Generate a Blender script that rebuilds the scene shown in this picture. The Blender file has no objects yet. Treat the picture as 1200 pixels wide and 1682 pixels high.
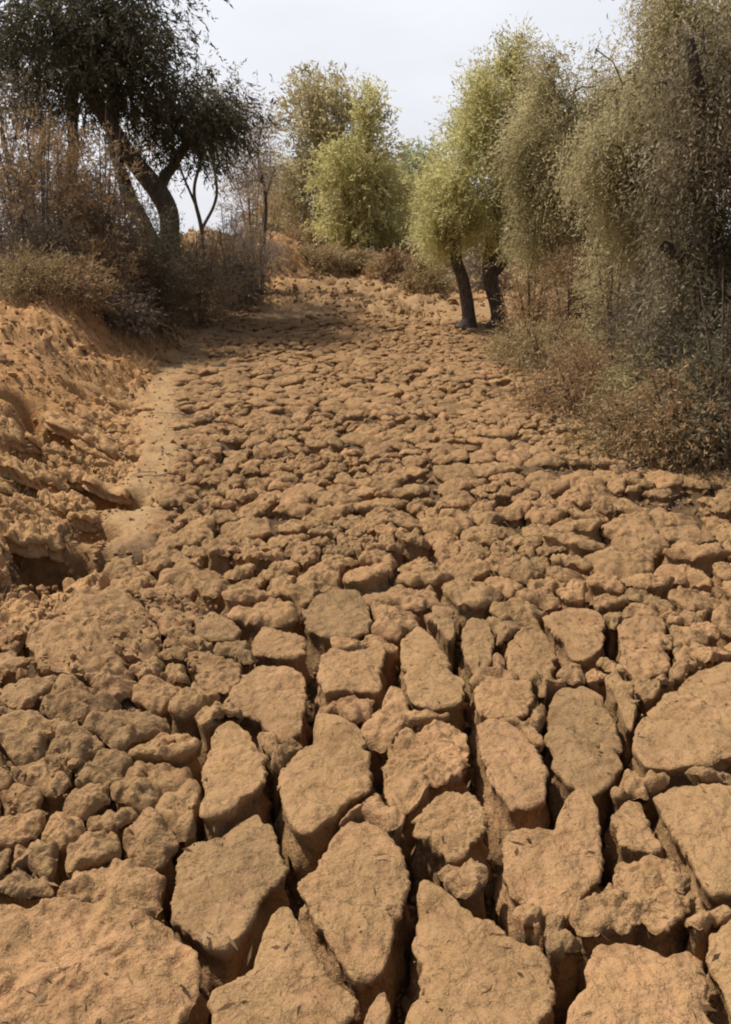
import bpy, math, random
import numpy as np

random.seed(7)
RNG = np.random.default_rng(11)
R = math.radians

# ------------------------------------------------------------------ camera
CAM_H, PITCH, F = 1.5, R(16.5), 1457.0
scene = bpy.context.scene
cd = bpy.data.cameras.new('camera')
cam = bpy.data.objects.new('camera', cd)
scene.collection.objects.link(cam)
cam.location = (0, 0, CAM_H)
cam.rotation_euler = (math.pi / 2 - PITCH, 0, 0)
cd.sensor_fit = 'VERTICAL'
cd.angle_y = 2 * math.atan(841 / F)
cd.clip_start = 0.05
cd.clip_end = 5000
scene.camera = cam

# ------------------------------------------------------------------ sky and sun
SUN_EL, SUN_AZ = R(57), R(-62)        # azimuth measured from +Y (view) towards +X
w = bpy.data.worlds.new("World")
scene.world = w
w.use_nodes = True
nt = w.node_tree
bg = nt.nodes['Background']
sky = nt.nodes.new('ShaderNodeTexSky')
sky.sky_type = 'NISHITA'
sky.sun_disc = False
sky.sun_elevation = SUN_EL
sky.sun_rotation = SUN_AZ
sky.air_density = 1.0
sky.dust_density = 4.0
sky.ozone_density = 1.0
# thin high cloud, mixed into the sky
tc = nt.nodes.new('ShaderNodeTexCoord')
mp = nt.nodes.new('ShaderNodeMapping')
mp.inputs['Scale'].default_value = (1.2, 1.2, 3.0)
nz = nt.nodes.new('ShaderNodeTexNoise')
nz.inputs['Scale'].default_value = 2.2
nz.inputs['Detail'].default_value = 6
cr = nt.nodes.new('ShaderNodeValToRGB')
cr.color_ramp.elements[0].position = 0.30
cr.color_ramp.elements[0].color = (0.7, 0.7, 0.7, 1)
cr.color_ramp.elements[1].position = 0.62
cr.color_ramp.elements[1].color = (0.92, 0.92, 0.92, 1)
mx = nt.nodes.new('ShaderNodeMix')
mx.data_type = 'RGBA'
mx.inputs[7].default_value = (11.1, 11.2, 11.9, 1)
nt.links.new(tc.outputs['Generated'], mp.inputs[0])
nt.links.new(mp.outputs[0], nz.inputs['Vector'])
nt.links.new(nz.outputs['Fac'], cr.inputs[0])
sx_ = nt.nodes.new('ShaderNodeSeparateXYZ')
mr = nt.nodes.new('ShaderNodeMapRange')
mr.inputs['From Min'].default_value = 0.27
mr.inputs['From Max'].default_value = 0.75
mr.inputs['To Min'].default_value = 1.0
mr.inputs['To Max'].default_value = 0.12
mu = nt.nodes.new('ShaderNodeMath'); mu.operation = 'MULTIPLY'
nt.links.new(tc.outputs['Generated'], sx_.inputs[0])
nt.links.new(sx_.outputs['Z'], mr.inputs[0])
nt.links.new(mr.outputs[0], mu.inputs[0])
nt.links.new(cr.outputs[0], mu.inputs[1])
# the haze glows towards the sun's side of the sky and thins away from it
dt = nt.nodes.new('ShaderNodeVectorMath'); dt.operation = 'DOT_PRODUCT'
dt.inputs[1].default_value = (math.sin(R(-25)), math.cos(R(-25)), 0)
mr2 = nt.nodes.new('ShaderNodeMapRange')
mr2.inputs['From Min'].default_value = -0.5; mr2.inputs['From Max'].default_value = 0.6
mr2.inputs['To Min'].default_value = 0.15; mr2.inputs['To Max'].default_value = 1.0
mu2 = nt.nodes.new('ShaderNodeMath'); mu2.operation = 'MULTIPLY'
nt.links.new(tc.outputs['Generated'], dt.inputs[0])
nt.links.new(dt.outputs['Value'], mr2.inputs[0])
nt.links.new(mu.outputs[0], mu2.inputs[0]); nt.links.new(mr2.outputs[0], mu2.inputs[1])
nt.links.new(mu2.outputs[0], mx.inputs[0])
nt.links.new(sky.outputs[0], mx.inputs[6])
nt.links.new(mx.outputs[2], bg.inputs['Color'])
bg.inputs['Strength'].default_value = 0.085

ld = bpy.data.lights.new('sun', 'SUN')
ld.energy = 4.6
ld.angle = R(1.2)
ld.color = (1.0, 0.94, 0.85)
sun = bpy.data.objects.new('sun', ld)
scene.collection.objects.link(sun)
# light travels along -Z of the lamp: point it away from the sun's place in the sky
sun.rotation_euler = (math.pi / 2 - SUN_EL, 0, math.pi - SUN_AZ)

scene.view_settings.view_transform = 'Standard'
scene.view_settings.look = 'None'
scene.view_settings.exposure = 0.07
scene.view_settings.gamma = 1.0
scene.cycles.filter_width = 2.0
scene.cycles.max_bounces = 6
scene.cycles.diffuse_bounces = 3
scene.cycles.transparent_max_bounces = 4

# ------------------------------------------------------------------ numpy helpers
def _hash(ix, iy, iz, seed):
    h = (ix * 374761393 + iy * 668265263 + iz * 2147483647 % 4294967291 + iz * 1274126177 + seed * 974634777) & 0xFFFFFFFF
    h = (h ^ (h >> 13)) * 1274126177 & 0xFFFFFFFF
    h = (h ^ (h >> 16)) * 2246822519 & 0xFFFFFFFF
    h = h ^ (h >> 15)
    return h.astype(np.float64) / 2147483647.5 - 1.0

def noise(x, y, z, seed=0):
    x, y, z = np.broadcast_arrays(np.asarray(x, float), np.asarray(y, float), np.asarray(z, float))
    ix, iy, iz = np.floor(x).astype(np.int64), np.floor(y).astype(np.int64), np.floor(z).astype(np.int64)
    fx, fy, fz = x - ix, y - iy, z - iz
    ix, iy, iz = ix + 5000, iy + 5000, iz + 5000
    sx, sy, sz = fx * fx * (3 - 2 * fx), fy * fy * (3 - 2 * fy), fz * fz * (3 - 2 * fz)
    def L(a, b, t): return a + (b - a) * t
    c = [[[_hash(ix + i, iy + j, iz + k, seed) for k in (0, 1)] for j in (0, 1)] for i in (0, 1)]
    return L(L(L(c[0][0][0], c[1][0][0], sx), L(c[0][1][0], c[1][1][0], sx), sy),
             L(L(c[0][0][1], c[1][0][1], sx), L(c[0][1][1], c[1][1][1], sx), sy), sz)

def fbm(x, y, z=0.0, scale=1.0, octv=4, seed=0, gain=0.5):
    v, a, s = 0.0, 1.0, scale
    for i in range(octv):
        v = v + a * noise(np.asarray(x) * s + 13.7 * i, np.asarray(y) * s - 7.1 * i, np.asarray(z) * s + 3.3 * i, seed + i)
        a *= gain
        s *= 2.03
    return v

def ss(a, b, x):
    t = np.clip((np.asarray(x, float) - a) / (b - a), 0, 1)
    return t * t * (3 - 2 * t)

# ------------------------------------------------------------------ the lie of the land
def XL(y): return np.interp(y, [0, 3.0, 4.2, 5.6, 10, 14, 17.5, 21, 30, 60], [-1.7, -1.25, -1.2, -1.32, -2.25, -2.55, -2.75, -3.3, -3.6, -6])
def XR(y): return np.interp(y, [0, 4.5, 6.3, 10, 15, 20, 30, 60], [3.5, 3.0, 2.05, 2.35, 2.6, 3.2, 4.5, 9])

def SM(x, y):
    """the smooth trodden track between the left bank and the cracked bed"""
    return np.exp(-((x - XL(y) + .10 - .09 * noise(y * .9, 3.3, 0, 4)) / (.18 + .03 * noise(y * 1.7, 0, 0, 4))) ** 4) * ss(3.9, 5.4, y) * ss(24, 18, y)

def BUMP(x, y, cx, cy, rx, ry):
    return np.exp(-(((x - cx) / rx) ** 2 + ((y - cy) / ry) ** 2))

def S(x, y):
    """height of the untouched surface (tops of the mud blocks, and the banks)"""
    x = np.asarray(x, float); y = np.asarray(y, float)
    xl, xr = XL(y), XR(y)
    lh = np.interp(y, [0, 2.4, 4.0, 6, 9, 12, 20, 30, 60], [.05, .10, .34, .58, .76, .96, 1.1, 1.1, 1.0])
    z = lh * ss(0.0, 1.0, (xl - .25 * ss(4.3, 5.2, y) - x) / 1.35)
    z = z + 0.45 * ss(0, 1, (xl - 1.6 - x) / 5.0) * ss(5, 9, y)
    z = z + np.interp(y, [0, 5, 8, 14, 30], [0.0, .06, .40, .6, .5]) * ss(0, 1, (x - xr) / 1.8)
    z = z + 0.02 * (y - 3).clip(0, 14) / 14 + 1.15 * ss(13, 31, y) * (1 - .75 * ss(.5, 3.5, xl - x))
    z = z + 1.0 * BUMP(x, y, -2.4, 25, .8, 2.0) + 0.45 * BUMP(x, y, -0.2, 27, 1.2, 1.5)
    z = z + 0.11 * BUMP(x, y, -1.10, 2.70, .38, .42) + 0.09 * BUMP(x, y, -1.3, 3.3, .4, .35)
    z = z + 0.035 * noise(x * .8, y * .8, 3.0, 5)
    return z

def ray(px, py):
    u, v = (px - 600) / F, (841 - py) / F
    c, s = math.cos(PITCH), math.sin(PITCH)
    return np.array([u, c + v * s, -s + v * c])

def ground_px(px, py, tmax=90):
    d = ray(px, py)
    t = np.geomspace(0.8, tmax, 900)
    g = CAM_H + d[2] * t - S(d[0] * t, d[1] * t)
    i = np.argmax(g < 0)
    if g[i] >= 0: i = len(t) - 1
    a, b = t[max(i - 1, 0)], t[i]
    for _ in range(18):
        m = (a + b) / 2
        if CAM_H + d[2] * m - float(S(d[0] * m, d[1] * m)) < 0: b = m
        else: a = m
    return np.array([d[0] * b, d[1] * b])

def at_px(px, py, Y):
    d = ray(px, py)
    t = Y / d[1]
    return np.array([d[0] * t, Y, CAM_H + d[2] * t])

def to_px(p):
    p = np.asarray(p, float)
    c, s = math.cos(PITCH), math.sin(PITCH)
    dz = p[..., 2] - CAM_H
    fwd = p[..., 1] * c - dz * s
    up = p[..., 1] * s + dz * c
    return 600 + F * p[..., 0] / fwd, 841 - F * up / fwd

# ------------------------------------------------------------------ mesh helpers
def link(name, me, parent=None):
    o = bpy.data.objects.new(name, me)
    scene.collection.objects.link(o)
    if parent: o.parent = parent
    return o

def mesh(name, verts, faces, mat, smooth=True):
    """faces: list of int arrays (n,3)/(n,4)"""
    me = bpy.data.meshes.new(name)
    verts = np.asarray(verts, np.float32)
    fs = [np.asarray(f, np.int32) for f in faces if len(f)]
    me.vertices.add(len(verts)); me.vertices.foreach_set('co', verts.ravel())
    nl = sum(f.size for f in fs); nf = sum(len(f) for f in fs)
    me.loops.add(nl); me.polygons.add(nf)
    me.loops.foreach_set('vertex_index', np.concatenate([f.ravel() for f in fs]))
    tot = np.concatenate([np.full(len(f), f.shape[1], np.int32) for f in fs])
    me.polygons.foreach_set('loop_start', np.concatenate([[0], np.cumsum(tot)[:-1]]).astype(np.int32))
    me.polygons.foreach_set('loop_total', tot)
    me.polygons.foreach_set('use_smooth', np.full(nf, smooth))
    me.update(calc_edges=True)
    me.validate()
    me.materials.append(mat)
    return me

def tag(o, label=None, cat=None, group=None, kind=None):
    if label: o['label'] = label
    if cat: o['category'] = cat
    if group: o['group'] = group
    if kind: o['kind'] = kind
    return o

def empty(name, loc):
    o = bpy.data.objects.new(name, None)
    scene.collection.objects.link(o)
    o.location = loc
    o.empty_display_size = 0.1
    return o

# ------------------------------------------------------------------ materials
def N(nt, t, **kw):
    n = nt.nodes.new(t)
    for k, v in kw.items(): setattr(n, k, v)
    return n

def noise_node(nt, vec, scale, detail=4, rough=0.55):
    n = N(nt, 'ShaderNodeTexNoise')
    n.inputs['Scale'].default_value = scale
    n.inputs['Detail'].default_value = detail
    n.inputs['Roughness'].default_value = rough
    nt.links.new(vec, n.inputs['Vector'])
    return n

def ramp(nt, fac, stops):
    r = N(nt, 'ShaderNodeValToRGB')
    e = r.color_ramp.elements
    while len(e) < len(stops): e.new(0.5)
    for i, (p, c) in enumerate(stops):
        e[i].position = p; e[i].color = (*c, 1)
    nt.links.new(fac, r.inputs[0])
    return r

def mix(nt, a, b, fac, mode='MIX'):
    m = N(nt, 'ShaderNodeMix', data_type='RGBA', blend_type=mode)
    for s, v in ((m.inputs[6], a), (m.inputs[7], b), (m.inputs[0], fac)):
        if hasattr(v, 'is_output'): nt.links.new(v, s)
        elif isinstance(v, tuple): s.default_value = (*v, 1)
        else: s.default_value = v
    return m.outputs[2]

def bump(nt, height, strength, dist, prev=None):
    b = N(nt, 'ShaderNodeBump')
    b.inputs['Strength'].default_value = strength
    b.inputs['Distance'].default_value = dist
    nt.links.new(height, b.inputs['Height'])
    if prev is not None: nt.links.new(prev, b.inputs['Normal'])
    return b.outputs[0]

def soil(name, orange=False, ground=False):
    m = bpy.data.materials.new(name); m.use_nodes = True
    nt = m.node_tree; p = nt.nodes['Principled BSDF']
    p.inputs['Roughness'].default_value = 0.95
    p.inputs['Specular IOR Level'].default_value = 0.12
    g = N(nt, 'ShaderNodeNewGeometry')
    P = g.outputs['Position']
    a = noise_node(nt, P, 2.3, 5, 0.6)
    b = noise_node(nt, P, 22, 5, 0.65)
    c = noise_node(nt, P, 140, 3, 0.7)
    base = ramp(nt, a.outputs['Fac'], [(0.30, (0.285, 0.178, 0.087)), (0.5, (0.36, 0.223, 0.113)), (0.70, (0.43, 0.258, 0.135))])
    col = mix(nt, base.outputs[0], (0.30, 0.205, 0.088), ramp(nt, b.outputs['Fac'], [(0.45, (0, 0, 0)), (0.7, (.6, .6, .6))]).outputs[0])
    col = mix(nt, col, (0.50, 0.325, 0.185), ramp(nt, c.outputs['Fac'], [(0.52, (0, 0, 0)), (0.78, (.7, .7, .7))]).outputs[0])
    col = mix(nt, col, (0.19, 0.115, 0.055), ramp(nt, c.outputs['Fac'], [(0.25, (.75, .75, .75)), (0.44, (0, 0, 0))]).outputs[0])
    if ground:
        # redder earth on the left bank and on the mound, duller litter under the scrub
        at = N(nt, 'ShaderNodeAttribute', attribute_name='zone')
        sp = N(nt, 'ShaderNodeSeparateColor'); nt.links.new(at.outputs['Color'], sp.inputs[0])
        red = mix(nt, (0.56, 0.31, 0.13), (0.38, 0.20, 0.08), b.outputs['Fac'])
        col = mix(nt, col, red, sp.outputs[0])
        lit = mix(nt, (0.20, 0.145, 0.085), (0.32, 0.24, 0.15), ramp(nt, b.outputs['Fac'], [(0.35, (0, 0, 0)), (0.65, (1, 1, 1))]).outputs[0])
        col = mix(nt, col, lit, sp.outputs[1])
        col = mix(nt, col, mix(nt, (0.34, 0.215, 0.105), (0.45, 0.29, 0.145), b.outputs['Fac']), at.outputs['Alpha'])
        crack_shade = mix(nt, (0.15, 0.095, 0.05), (0.09, 0.055, 0.03), b.outputs['Fac'])   # shade of the cracks put into the colour of their floor
        col = mix(nt, col, crack_shade, sp.outputs[2])
    if not ground:
        oi = N(nt, 'ShaderNodeObjectInfo')
        gi = N(nt, 'ShaderNodeNewGeometry')
        rs = N(nt, 'ShaderNodeMath', operation='ADD'); nt.links.new(oi.outputs['Random'], rs.inputs[0]); nt.links.new(gi.outputs['Random Per Island'], rs.inputs[1])
        fr = N(nt, 'ShaderNodeMath', operation='FRACT'); nt.links.new(rs.outputs[0], fr.inputs[0])
        tint = ramp(nt, fr.outputs[0], [(0, (.80, .80, .78)), (.35, (1.0, .97, .92)), (.7, (.92, .88, .86)), (1, (1.08, 1.02, .98))])
        col = mix(nt, col, tint.outputs[0], 1.0, 'MULTIPLY')
    d = noise_node(nt, P, 7, 4, 0.6)
    stain = ramp(nt, d.outputs['Fac'], [(0.32, (.78, .74, .70)), (0.5, (1, 1, 1)), (0.68, (1.0, .97, .92)), (0.8, (.88, .90, .84))])
    col = mix(nt, col, stain.outputs[0], 1.0, 'MULTIPLY')
    nt.links.new(col, p.inputs['Base Color'])
    wv = N(nt, 'ShaderNodeVectorMath', operation='MULTIPLY_ADD')
    nt.links.new(b.outputs['Color'], wv.inputs[0]); wv.inputs[1].default_value = (.07, .07, .07); nt.links.new(P, wv.inputs[2])
    vo = N(nt, 'ShaderNodeTexVoronoi', feature='DISTANCE_TO_EDGE'); vo.inputs['Scale'].default_value = 11
    nt.links.new(wv.outputs[0], vo.inputs['Vector'])
    hl = ramp(nt, vo.outputs['Distance'], [(0.0, (0, 0, 0)), (0.035, (1, 1, 1))])
    n0 = bump(nt, hl.outputs[0], 0.55, 0.006)
    n1 = bump(nt, b.outputs['Fac'], 0.85, 0.022, n0)
    n2 = bump(nt, c.outputs['Fac'], 0.8, 0.005, n1)
    nt.links.new(n2, p.inputs['Normal'])
    return m

M_MUD = soil('dry_mud')
M_GROUND = soil('earth', ground=True)

def soil_orange():
    m = M_MUD.copy(); m.name = 'orange_mud'
    p = m.node_tree.nodes['Principled BSDF']
    src = p.inputs['Base Color'].links[0].from_socket
    out = mix(m.node_tree, src, (0.53, 0.31, 0.14), 0.7)
    m.node_tree.links.new(out, p.inputs['Base Color'])
    return m
M_ORANGE = soil_orange()

def bark(name, c1, c2):
    m = bpy.data.materials.new(name); m.use_nodes = True
    nt = m.node_tree; p = nt.nodes['Principled BSDF']
    p.inputs['Roughness'].default_value = 0.9
    g = N(nt, 'ShaderNodeNewGeometry')
    mp = N(nt, 'ShaderNodeMapping'); mp.inputs['Scale'].default_value = (1, 1, .25)
    nt.links.new(g.outputs['Position'], mp.inputs[0])
    a = noise_node(nt, mp.outputs[0], 30, 5, 0.6)
    nt.links.new(ramp(nt, a.outputs['Fac'], [(0.3, c1), (0.7, c2)]).outputs[0], p.inputs['Base Color'])
    nt.links.new(bump(nt, a.outputs['Fac'], 1.0, 0.05), p.inputs['Normal'])
    return m

def leafmat(name, cols, trans=0.35):
    m = bpy.data.materials.new(name); m.use_nodes = True
    nt = m.node_tree; p = nt.nodes['Principled BSDF']
    p.inputs['Roughness'].default_value = 0.6
    p.inputs['Specular IOR Level'].default_value = 0.25
    g = N(nt, 'ShaderNodeNewGeometry')
    a = noise_node(nt, g.outputs['Position'], 1.1, 3, 0.5)
    ad = N(nt, 'ShaderNodeMath', operation='MULTIPLY_ADD')
    nt.links.new(g.outputs['Random Per Island'], ad.inputs[0]); ad.inputs[1].default_value = 0.38
    sb = N(nt, 'ShaderNodeMath', operation='MULTIPLY_ADD'); sb.inputs[1].default_value = 1.5; sb.inputs[2].default_value = -0.46
    nt.links.new(a.outputs['Fac'], sb.inputs[0]); nt.links.new(sb.outputs[0], ad.inputs[2])
    n = len(cols)
    r = ramp(nt, ad.outputs[0], [(0.12 + 0.8 * i / (n - 1), c) for i, c in enumerate(cols)])
    nt.links.new(r.outputs[0], p.inputs['Base Color'])
    t = N(nt, 'ShaderNodeBsdfTranslucent')
    nt.links.new(r.outputs[0], t.inputs[0])
    mxs = N(nt, 'ShaderNodeMixShader'); mxs.inputs[0].default_value = trans
    nt.links.new(p.outputs[0], mxs.inputs[1]); nt.links.new(t.outputs[0], mxs.inputs[2])
    nt.links.new(mxs.outputs[0], nt.nodes['Material Output'].inputs[0])
    return m

B_DARK = bark('dark_bark', (0.035, 0.025, 0.018), (0.19, 0.145, 0.105))
B_GREY = bark('grey_bark', (0.09, 0.07, 0.055), (0.24, 0.20, 0.165))
B_BROWN = bark('brown_bark', (0.10, 0.065, 0.04), (0.25, 0.175, 0.11))
L_DARK = leafmat('dark_olive_leaves', [(0.05, 0.046, 0.022), (0.11, 0.098, 0.05), (0.26, 0.23, 0.16)], 0.3)
L_GREY = leafmat('grey_dry_leaves', [(0.20, 0.15, 0.10), (0.36, 0.29, 0.21), (0.56, 0.48, 0.39)], 0.4)
L_OLIVE = leafmat('olive_leaves', [(0.27, 0.225, 0.11), (0.50, 0.43, 0.225), (0.70, 0.62, 0.39)], 0.55)
L_GREEN = leafmat('fresh_green_leaves', [(0.34, 0.29, 0.12), (0.60, 0.55, 0.24), (0.76, 0.72, 0.40)], 0.55)
L_PALE = leafmat('pale_distant_leaves', [(0.30, 0.32, 0.18), (0.44, 0.46, 0.26), (0.58, 0.60, 0.38)], 0.5)
L_BROWN = leafmat('brown_dry_leaves', [(0.20, 0.12, 0.06), (0.38, 0.25, 0.125), (0.58, 0.42, 0.24)], 0.4)
L_SCRUB = leafmat('dull_scrub_leaves', [(0.10, 0.075, 0.05), (0.19, 0.145, 0.10), (0.40, 0.33, 0.25)], .3)
L_STRAW = leafmat('straw', [(0.26, 0.18, 0.08), (0.40, 0.30, 0.15), (0.55, 0.43, 0.24)], .3)

# ------------------------------------------------------------------ hand-traced slabs of the foreground (photo outline -> ground)
TR = [
 ("kite shaped mud block with a wide pale flat top, left of the pair of central cracks", [(287,1392),(320,1362),(360,1357),(400,1322),(425,1310),(450,1342),(462,1382),(472,1420),(445,1452),(420,1492),(395,1532),(370,1562),(345,1555),(310,1520),(280,1490)]),
 ("pointed mud block with a peaked far end, just beyond the kite shaped block", [(350,1187),(380,1172),(410,1197),(425,1227),(445,1252),(437,1282),(430,1300),(400,1312),(368,1340),(342,1350),(322,1345),(335,1310),(330,1260),(345,1220)]),
 ("tall mud block with a narrow far tip, directly beyond the rounded central slab", [(458,1265),(480,1240),(510,1215),(520,1165),(550,1168),(590,1190),(610,1240),(612,1290),(600,1310),(570,1320),(545,1345),(515,1370),(495,1380),(470,1345),(458,1310)]),
 ("long rounded slab of dry mud in the centre, left of the deepest lengthwise crack", [(490,1440),(512,1415),(525,1400),(545,1370),(570,1342),(610,1345),(640,1370),(662,1390),(670,1430),(663,1500),(658,1540),(640,1580),(600,1600),(572,1590),(545,1560),(520,1530),(500,1500),(495,1470)]),
 ("triangular slab with its apex pointing away, cut off by the near edge of view, left of centre", [(470,1472),(485,1495),(500,1520),(520,1550),(545,1580),(568,1605),(592,1628),(580,1660),(555,1700),(500,1760),(400,1780),(335,1720),(330,1670),(345,1620),(375,1598),(400,1590),(415,1560),(430,1520),(450,1485)]),
 ("narrow sliver of mud wedged against the deep crack at the near edge", [(575,1700),(590,1670),(608,1635),(632,1605),(642,1650),(630,1700),(625,1760),(570,1760)]),
 ("broad low slab with a chipped front, filling the near left corner", [(0,1500),(40,1488),(90,1485),(130,1480),(180,1480),(240,1497),(280,1515),(310,1545),(335,1580),(335,1610),(325,1650),(300,1690),(200,1710),(60,1710),(0,1680),(-60,1640),(-60,1520)]),
 ("large crumbly brown mud mound with pitted top, left of the kite shaped block", [(30,1250),(60,1220),(120,1200),(200,1190),(255,1220),(285,1265),(300,1305),(288,1350),(273,1400),(262,1435),(230,1450),(180,1462),(130,1448),(90,1420),(50,1395),(25,1380),(0,1340),(0,1280)]),
 ("wedge shaped lump of rough mud beyond the large crumbly mound", [(135,1110),(200,1092),(250,1097),(300,1115),(330,1140),(335,1175),(320,1215),(298,1250),(270,1222),(220,1180),(160,1178),(135,1160)]),
 ("rough mud lump at the left edge beside the crumbly mound", [(-20,1105),(60,1105),(122,1115),(124,1185),(60,1208),(5,1240),(-60,1200),(-70,1120)]),
 ("domed olive brown mud hump at the foot of the orange bank", [(30,1060),(70,1010),(130,975),(200,970),(245,1000),(265,1040),(255,1078),(200,1082),(130,1100),(60,1092)]),
 ("small flat chip of mud at the left edge, beyond the near left slab", [(10,1440),(30,1420),(60,1430),(85,1452),(90,1470),(40,1475),(-40,1480),(-50,1450)]),
 ("small oval clod with a pale rim, above the shelf shaped clod left of centre", [(320,1010),(350,1003),(385,1015),(398,1035),(385,1050),(350,1050),(320,1040)]),
 ("shelf shaped clod with an undercut front, under the small oval clod", [(305,1065),(340,1060),(370,1078),(398,1085),(395,1110),(372,1135),(345,1130),(312,1100)]),
 ("block with a sharp V shaped near end in a dark V crack", [(362,1150),(385,1100),(430,1085),(480,1088),(500,1097),(503,1150),(493,1188),(475,1210),(462,1214),(447,1197),(425,1172),(395,1158)]),
 ("flat clod resting just beyond the V ended block", [(410,1050),(430,1025),(470,1030),(500,1045),(505,1070),(485,1076),(440,1072),(415,1068)]),
 ("smooth rounded cushion shaped clod, first big one beyond the square block", [(495,1000),(520,975),(550,962),(590,968),(608,990),(612,1015),(600,1038),(570,1048),(530,1045),(505,1030)]),
 ("square sided pale block standing alone among wide black cracks", [(525,1075),(545,1065),(580,1062),(610,1055),(632,1055),(636,1085),(630,1128),(615,1143),(585,1140),(555,1138),(530,1142),(522,1110)]),
 ("smooth leaning slab right of the square pale block", [(658,1045),(690,1022),(718,1052),(742,1090),(762,1118),(762,1152),(735,1160),(700,1160),(672,1148),(664,1115),(657,1080)]),
 ("pitted block with a straight left side, right of the wide black crack", [(638,1208),(665,1190),(700,1175),(735,1175),(768,1188),(773,1225),(763,1258),(742,1270),(713,1286),(690,1306),(665,1328),(640,1320),(630,1280),(632,1240)]),
 ("rounded block with crumbling near face, at the head of the deep slanting crack", [(692,1318),(717,1299),(745,1282),(770,1290),(790,1315),(806,1340),(788,1370),(765,1398),(735,1402),(705,1382),(675,1352),(674,1335)]),
 ("smooth egg shaped block standing by itself right of the pitted block", [(782,1192),(815,1185),(845,1195),(870,1215),(890,1245),(905,1275),(898,1303),(870,1320),(835,1322),(815,1298),(797,1265),(788,1235)]),
 ("small loaf shaped clod just beyond the egg shaped block", [(777,1130),(800,1118),(840,1115),(868,1120),(880,1145),(868,1173),(840,1180),(805,1178),(782,1166)]),
 ("tall wide block with a flat top, right of the egg shaped block", [(900,1132),(925,1118),(965,1115),(995,1133),(1010,1170),(1020,1210),(1022,1250),(1005,1282),(975,1296),(950,1296),(925,1268),(905,1240),(890,1210),(898,1180)]),
 ("narrow curved clod leaning on the right side of the tall wide block", [(988,1110),(1010,1105),(1040,1130),(1046,1160),(1036,1205),(1022,1172),(1005,1130)]),
 ("large smooth slab with a nose pointing away, right of centre", [(818,1385),(835,1358),(870,1348),(910,1345),(930,1310),(948,1287),(970,1292),(983,1320),(988,1360),(995,1400),(990,1437),(958,1468),(938,1496),(900,1488),(870,1473),(837,1458),(824,1420)]),
 ("rough chipped slab with ragged near edge, right of the nosed slab", [(1002,1445),(1010,1408),(1060,1403),(1110,1413),(1138,1450),(1128,1500),(1100,1528),(1060,1518),(1030,1528),(1000,1518),(975,1540),(945,1534),(928,1508),(962,1477)]),
 ("small bright edged block between the nosed slab and the right edge slab", [(1005,1330),(1030,1300),(1058,1303),(1076,1340),(1102,1390),(1050,1393),(1010,1390),(998,1360)]),
 ("broad reddish slab running out of view at right, beside the bright edged block", [(1072,1292),(1110,1282),(1160,1285),(1200,1290),(1260,1300),(1280,1400),(1240,1470),(1190,1482),(1150,1472),(1142,1430),(1114,1380),(1088,1335)]),
 ("wide rising slab at the right edge, beyond the broad reddish slab", [(1042,1190),(1060,1162),(1100,1122),(1150,1092),(1200,1072),(1260,1080),(1270,1200),(1230,1250),(1180,1250),(1165,1270),(1120,1265),(1070,1270),(1048,1252),(1037,1220)]),
 ("biggest smooth slab with a sharp far corner, at the near edge right of the deep crack", [(688,1425),(705,1420),(740,1450),(790,1478),(820,1497),(833,1520),(850,1537),(885,1540),(908,1580),(912,1630),(890,1680),(860,1740),(700,1760),(657,1700),(667,1640),(677,1580),(682,1500)]),
 ("low slab with a notched far edge, at the near edge right of the biggest slab", [(968,1562),(985,1547),(1030,1547),(1070,1560),(1100,1580),(1125,1555),(1145,1575),(1165,1620),(1185,1700),(1100,1760),(945,1760),(925,1690),(945,1640),(962,1600)]),
 ("tilted slab cut off by the near right corner", [(1150,1550),(1170,1530),(1200,1505),(1260,1500),(1290,1640),(1250,1740),(1205,1700),(1183,1620),(1165,1580)]),
 ("squarish grey brown block with a groove, beyond the wide rising slab", [(1015,1022),(1050,1007),(1090,1012),(1103,1050),(1103,1088),(1080,1106),(1040,1106),(1017,1080)]),
 ("rounded knob of mud beyond the loaf shaped clod", [(827,1048),(858,1033),(888,1033),(916,1060),(920,1092),(890,1106),(852,1102),(832,1088)]),
 ("domed block with a dark gap on its left, beyond the rounded knob", [(893,1002),(930,987),(968,987),(996,1010),(992,1058),(962,1085),(935,1078),(928,1050),(904,1028)]),
 ("thin upright clod between the leaning slab and the rounded knob", [(767,1012),(800,1012),(812,1040),(808,1088),(782,1100),(763,1080),(757,1040)]),
 ("small warm coloured clod beyond the leaning slab", [(695,1005),(715,987),(743,992),(750,1030),(742,1060),(722,1035)]),
]
polys = [np.array([ground_px(*q) for q in pl]) for _, pl in TR]

def poly_center(P):
    x, y = P[:, 0], P[:, 1]; x2, y2 = np.roll(x, -1), np.roll(y, -1)
    c = x * y2 - x2 * y; A = c.sum() / 2
    return np.array([((x + x2) * c).sum(), ((y + y2) * c).sum()]) / (6 * A)

def ray_segs(c, ang, A, B):
    """distance from c along each angle to segments A-B, (nang, nseg), inf when missed"""
    d = np.stack([np.cos(ang), np.sin(ang)], 1)[:, None, :]
    e = (B - A)[None]; a = (A - c)[None]
    den = d[..., 0] * e[..., 1] - d[..., 1] * e[..., 0]
    den = np.where(np.abs(den) < 1e-12, 1e-12, den)
    t = (a[..., 0] * e[..., 1] - a[..., 1] * e[..., 0]) / den
    u = (a[..., 0] * d[..., 1] - a[..., 1] * d[..., 0]) / den
    return np.where((t > 0) & (u >= -1e-6) & (u <= 1 + 1e-6), t, np.inf)

CRUMBLED = (7, 8, 9)      # this part of the left side is one heap of broken clods, not slabs
LIVE = [p for i, p in enumerate(polys) if i not in CRUMBLED]
SEG_A = np.concatenate(LIVE); SEG_B = np.concatenate([np.roll(p, -1, 0) for p in LIVE])

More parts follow.
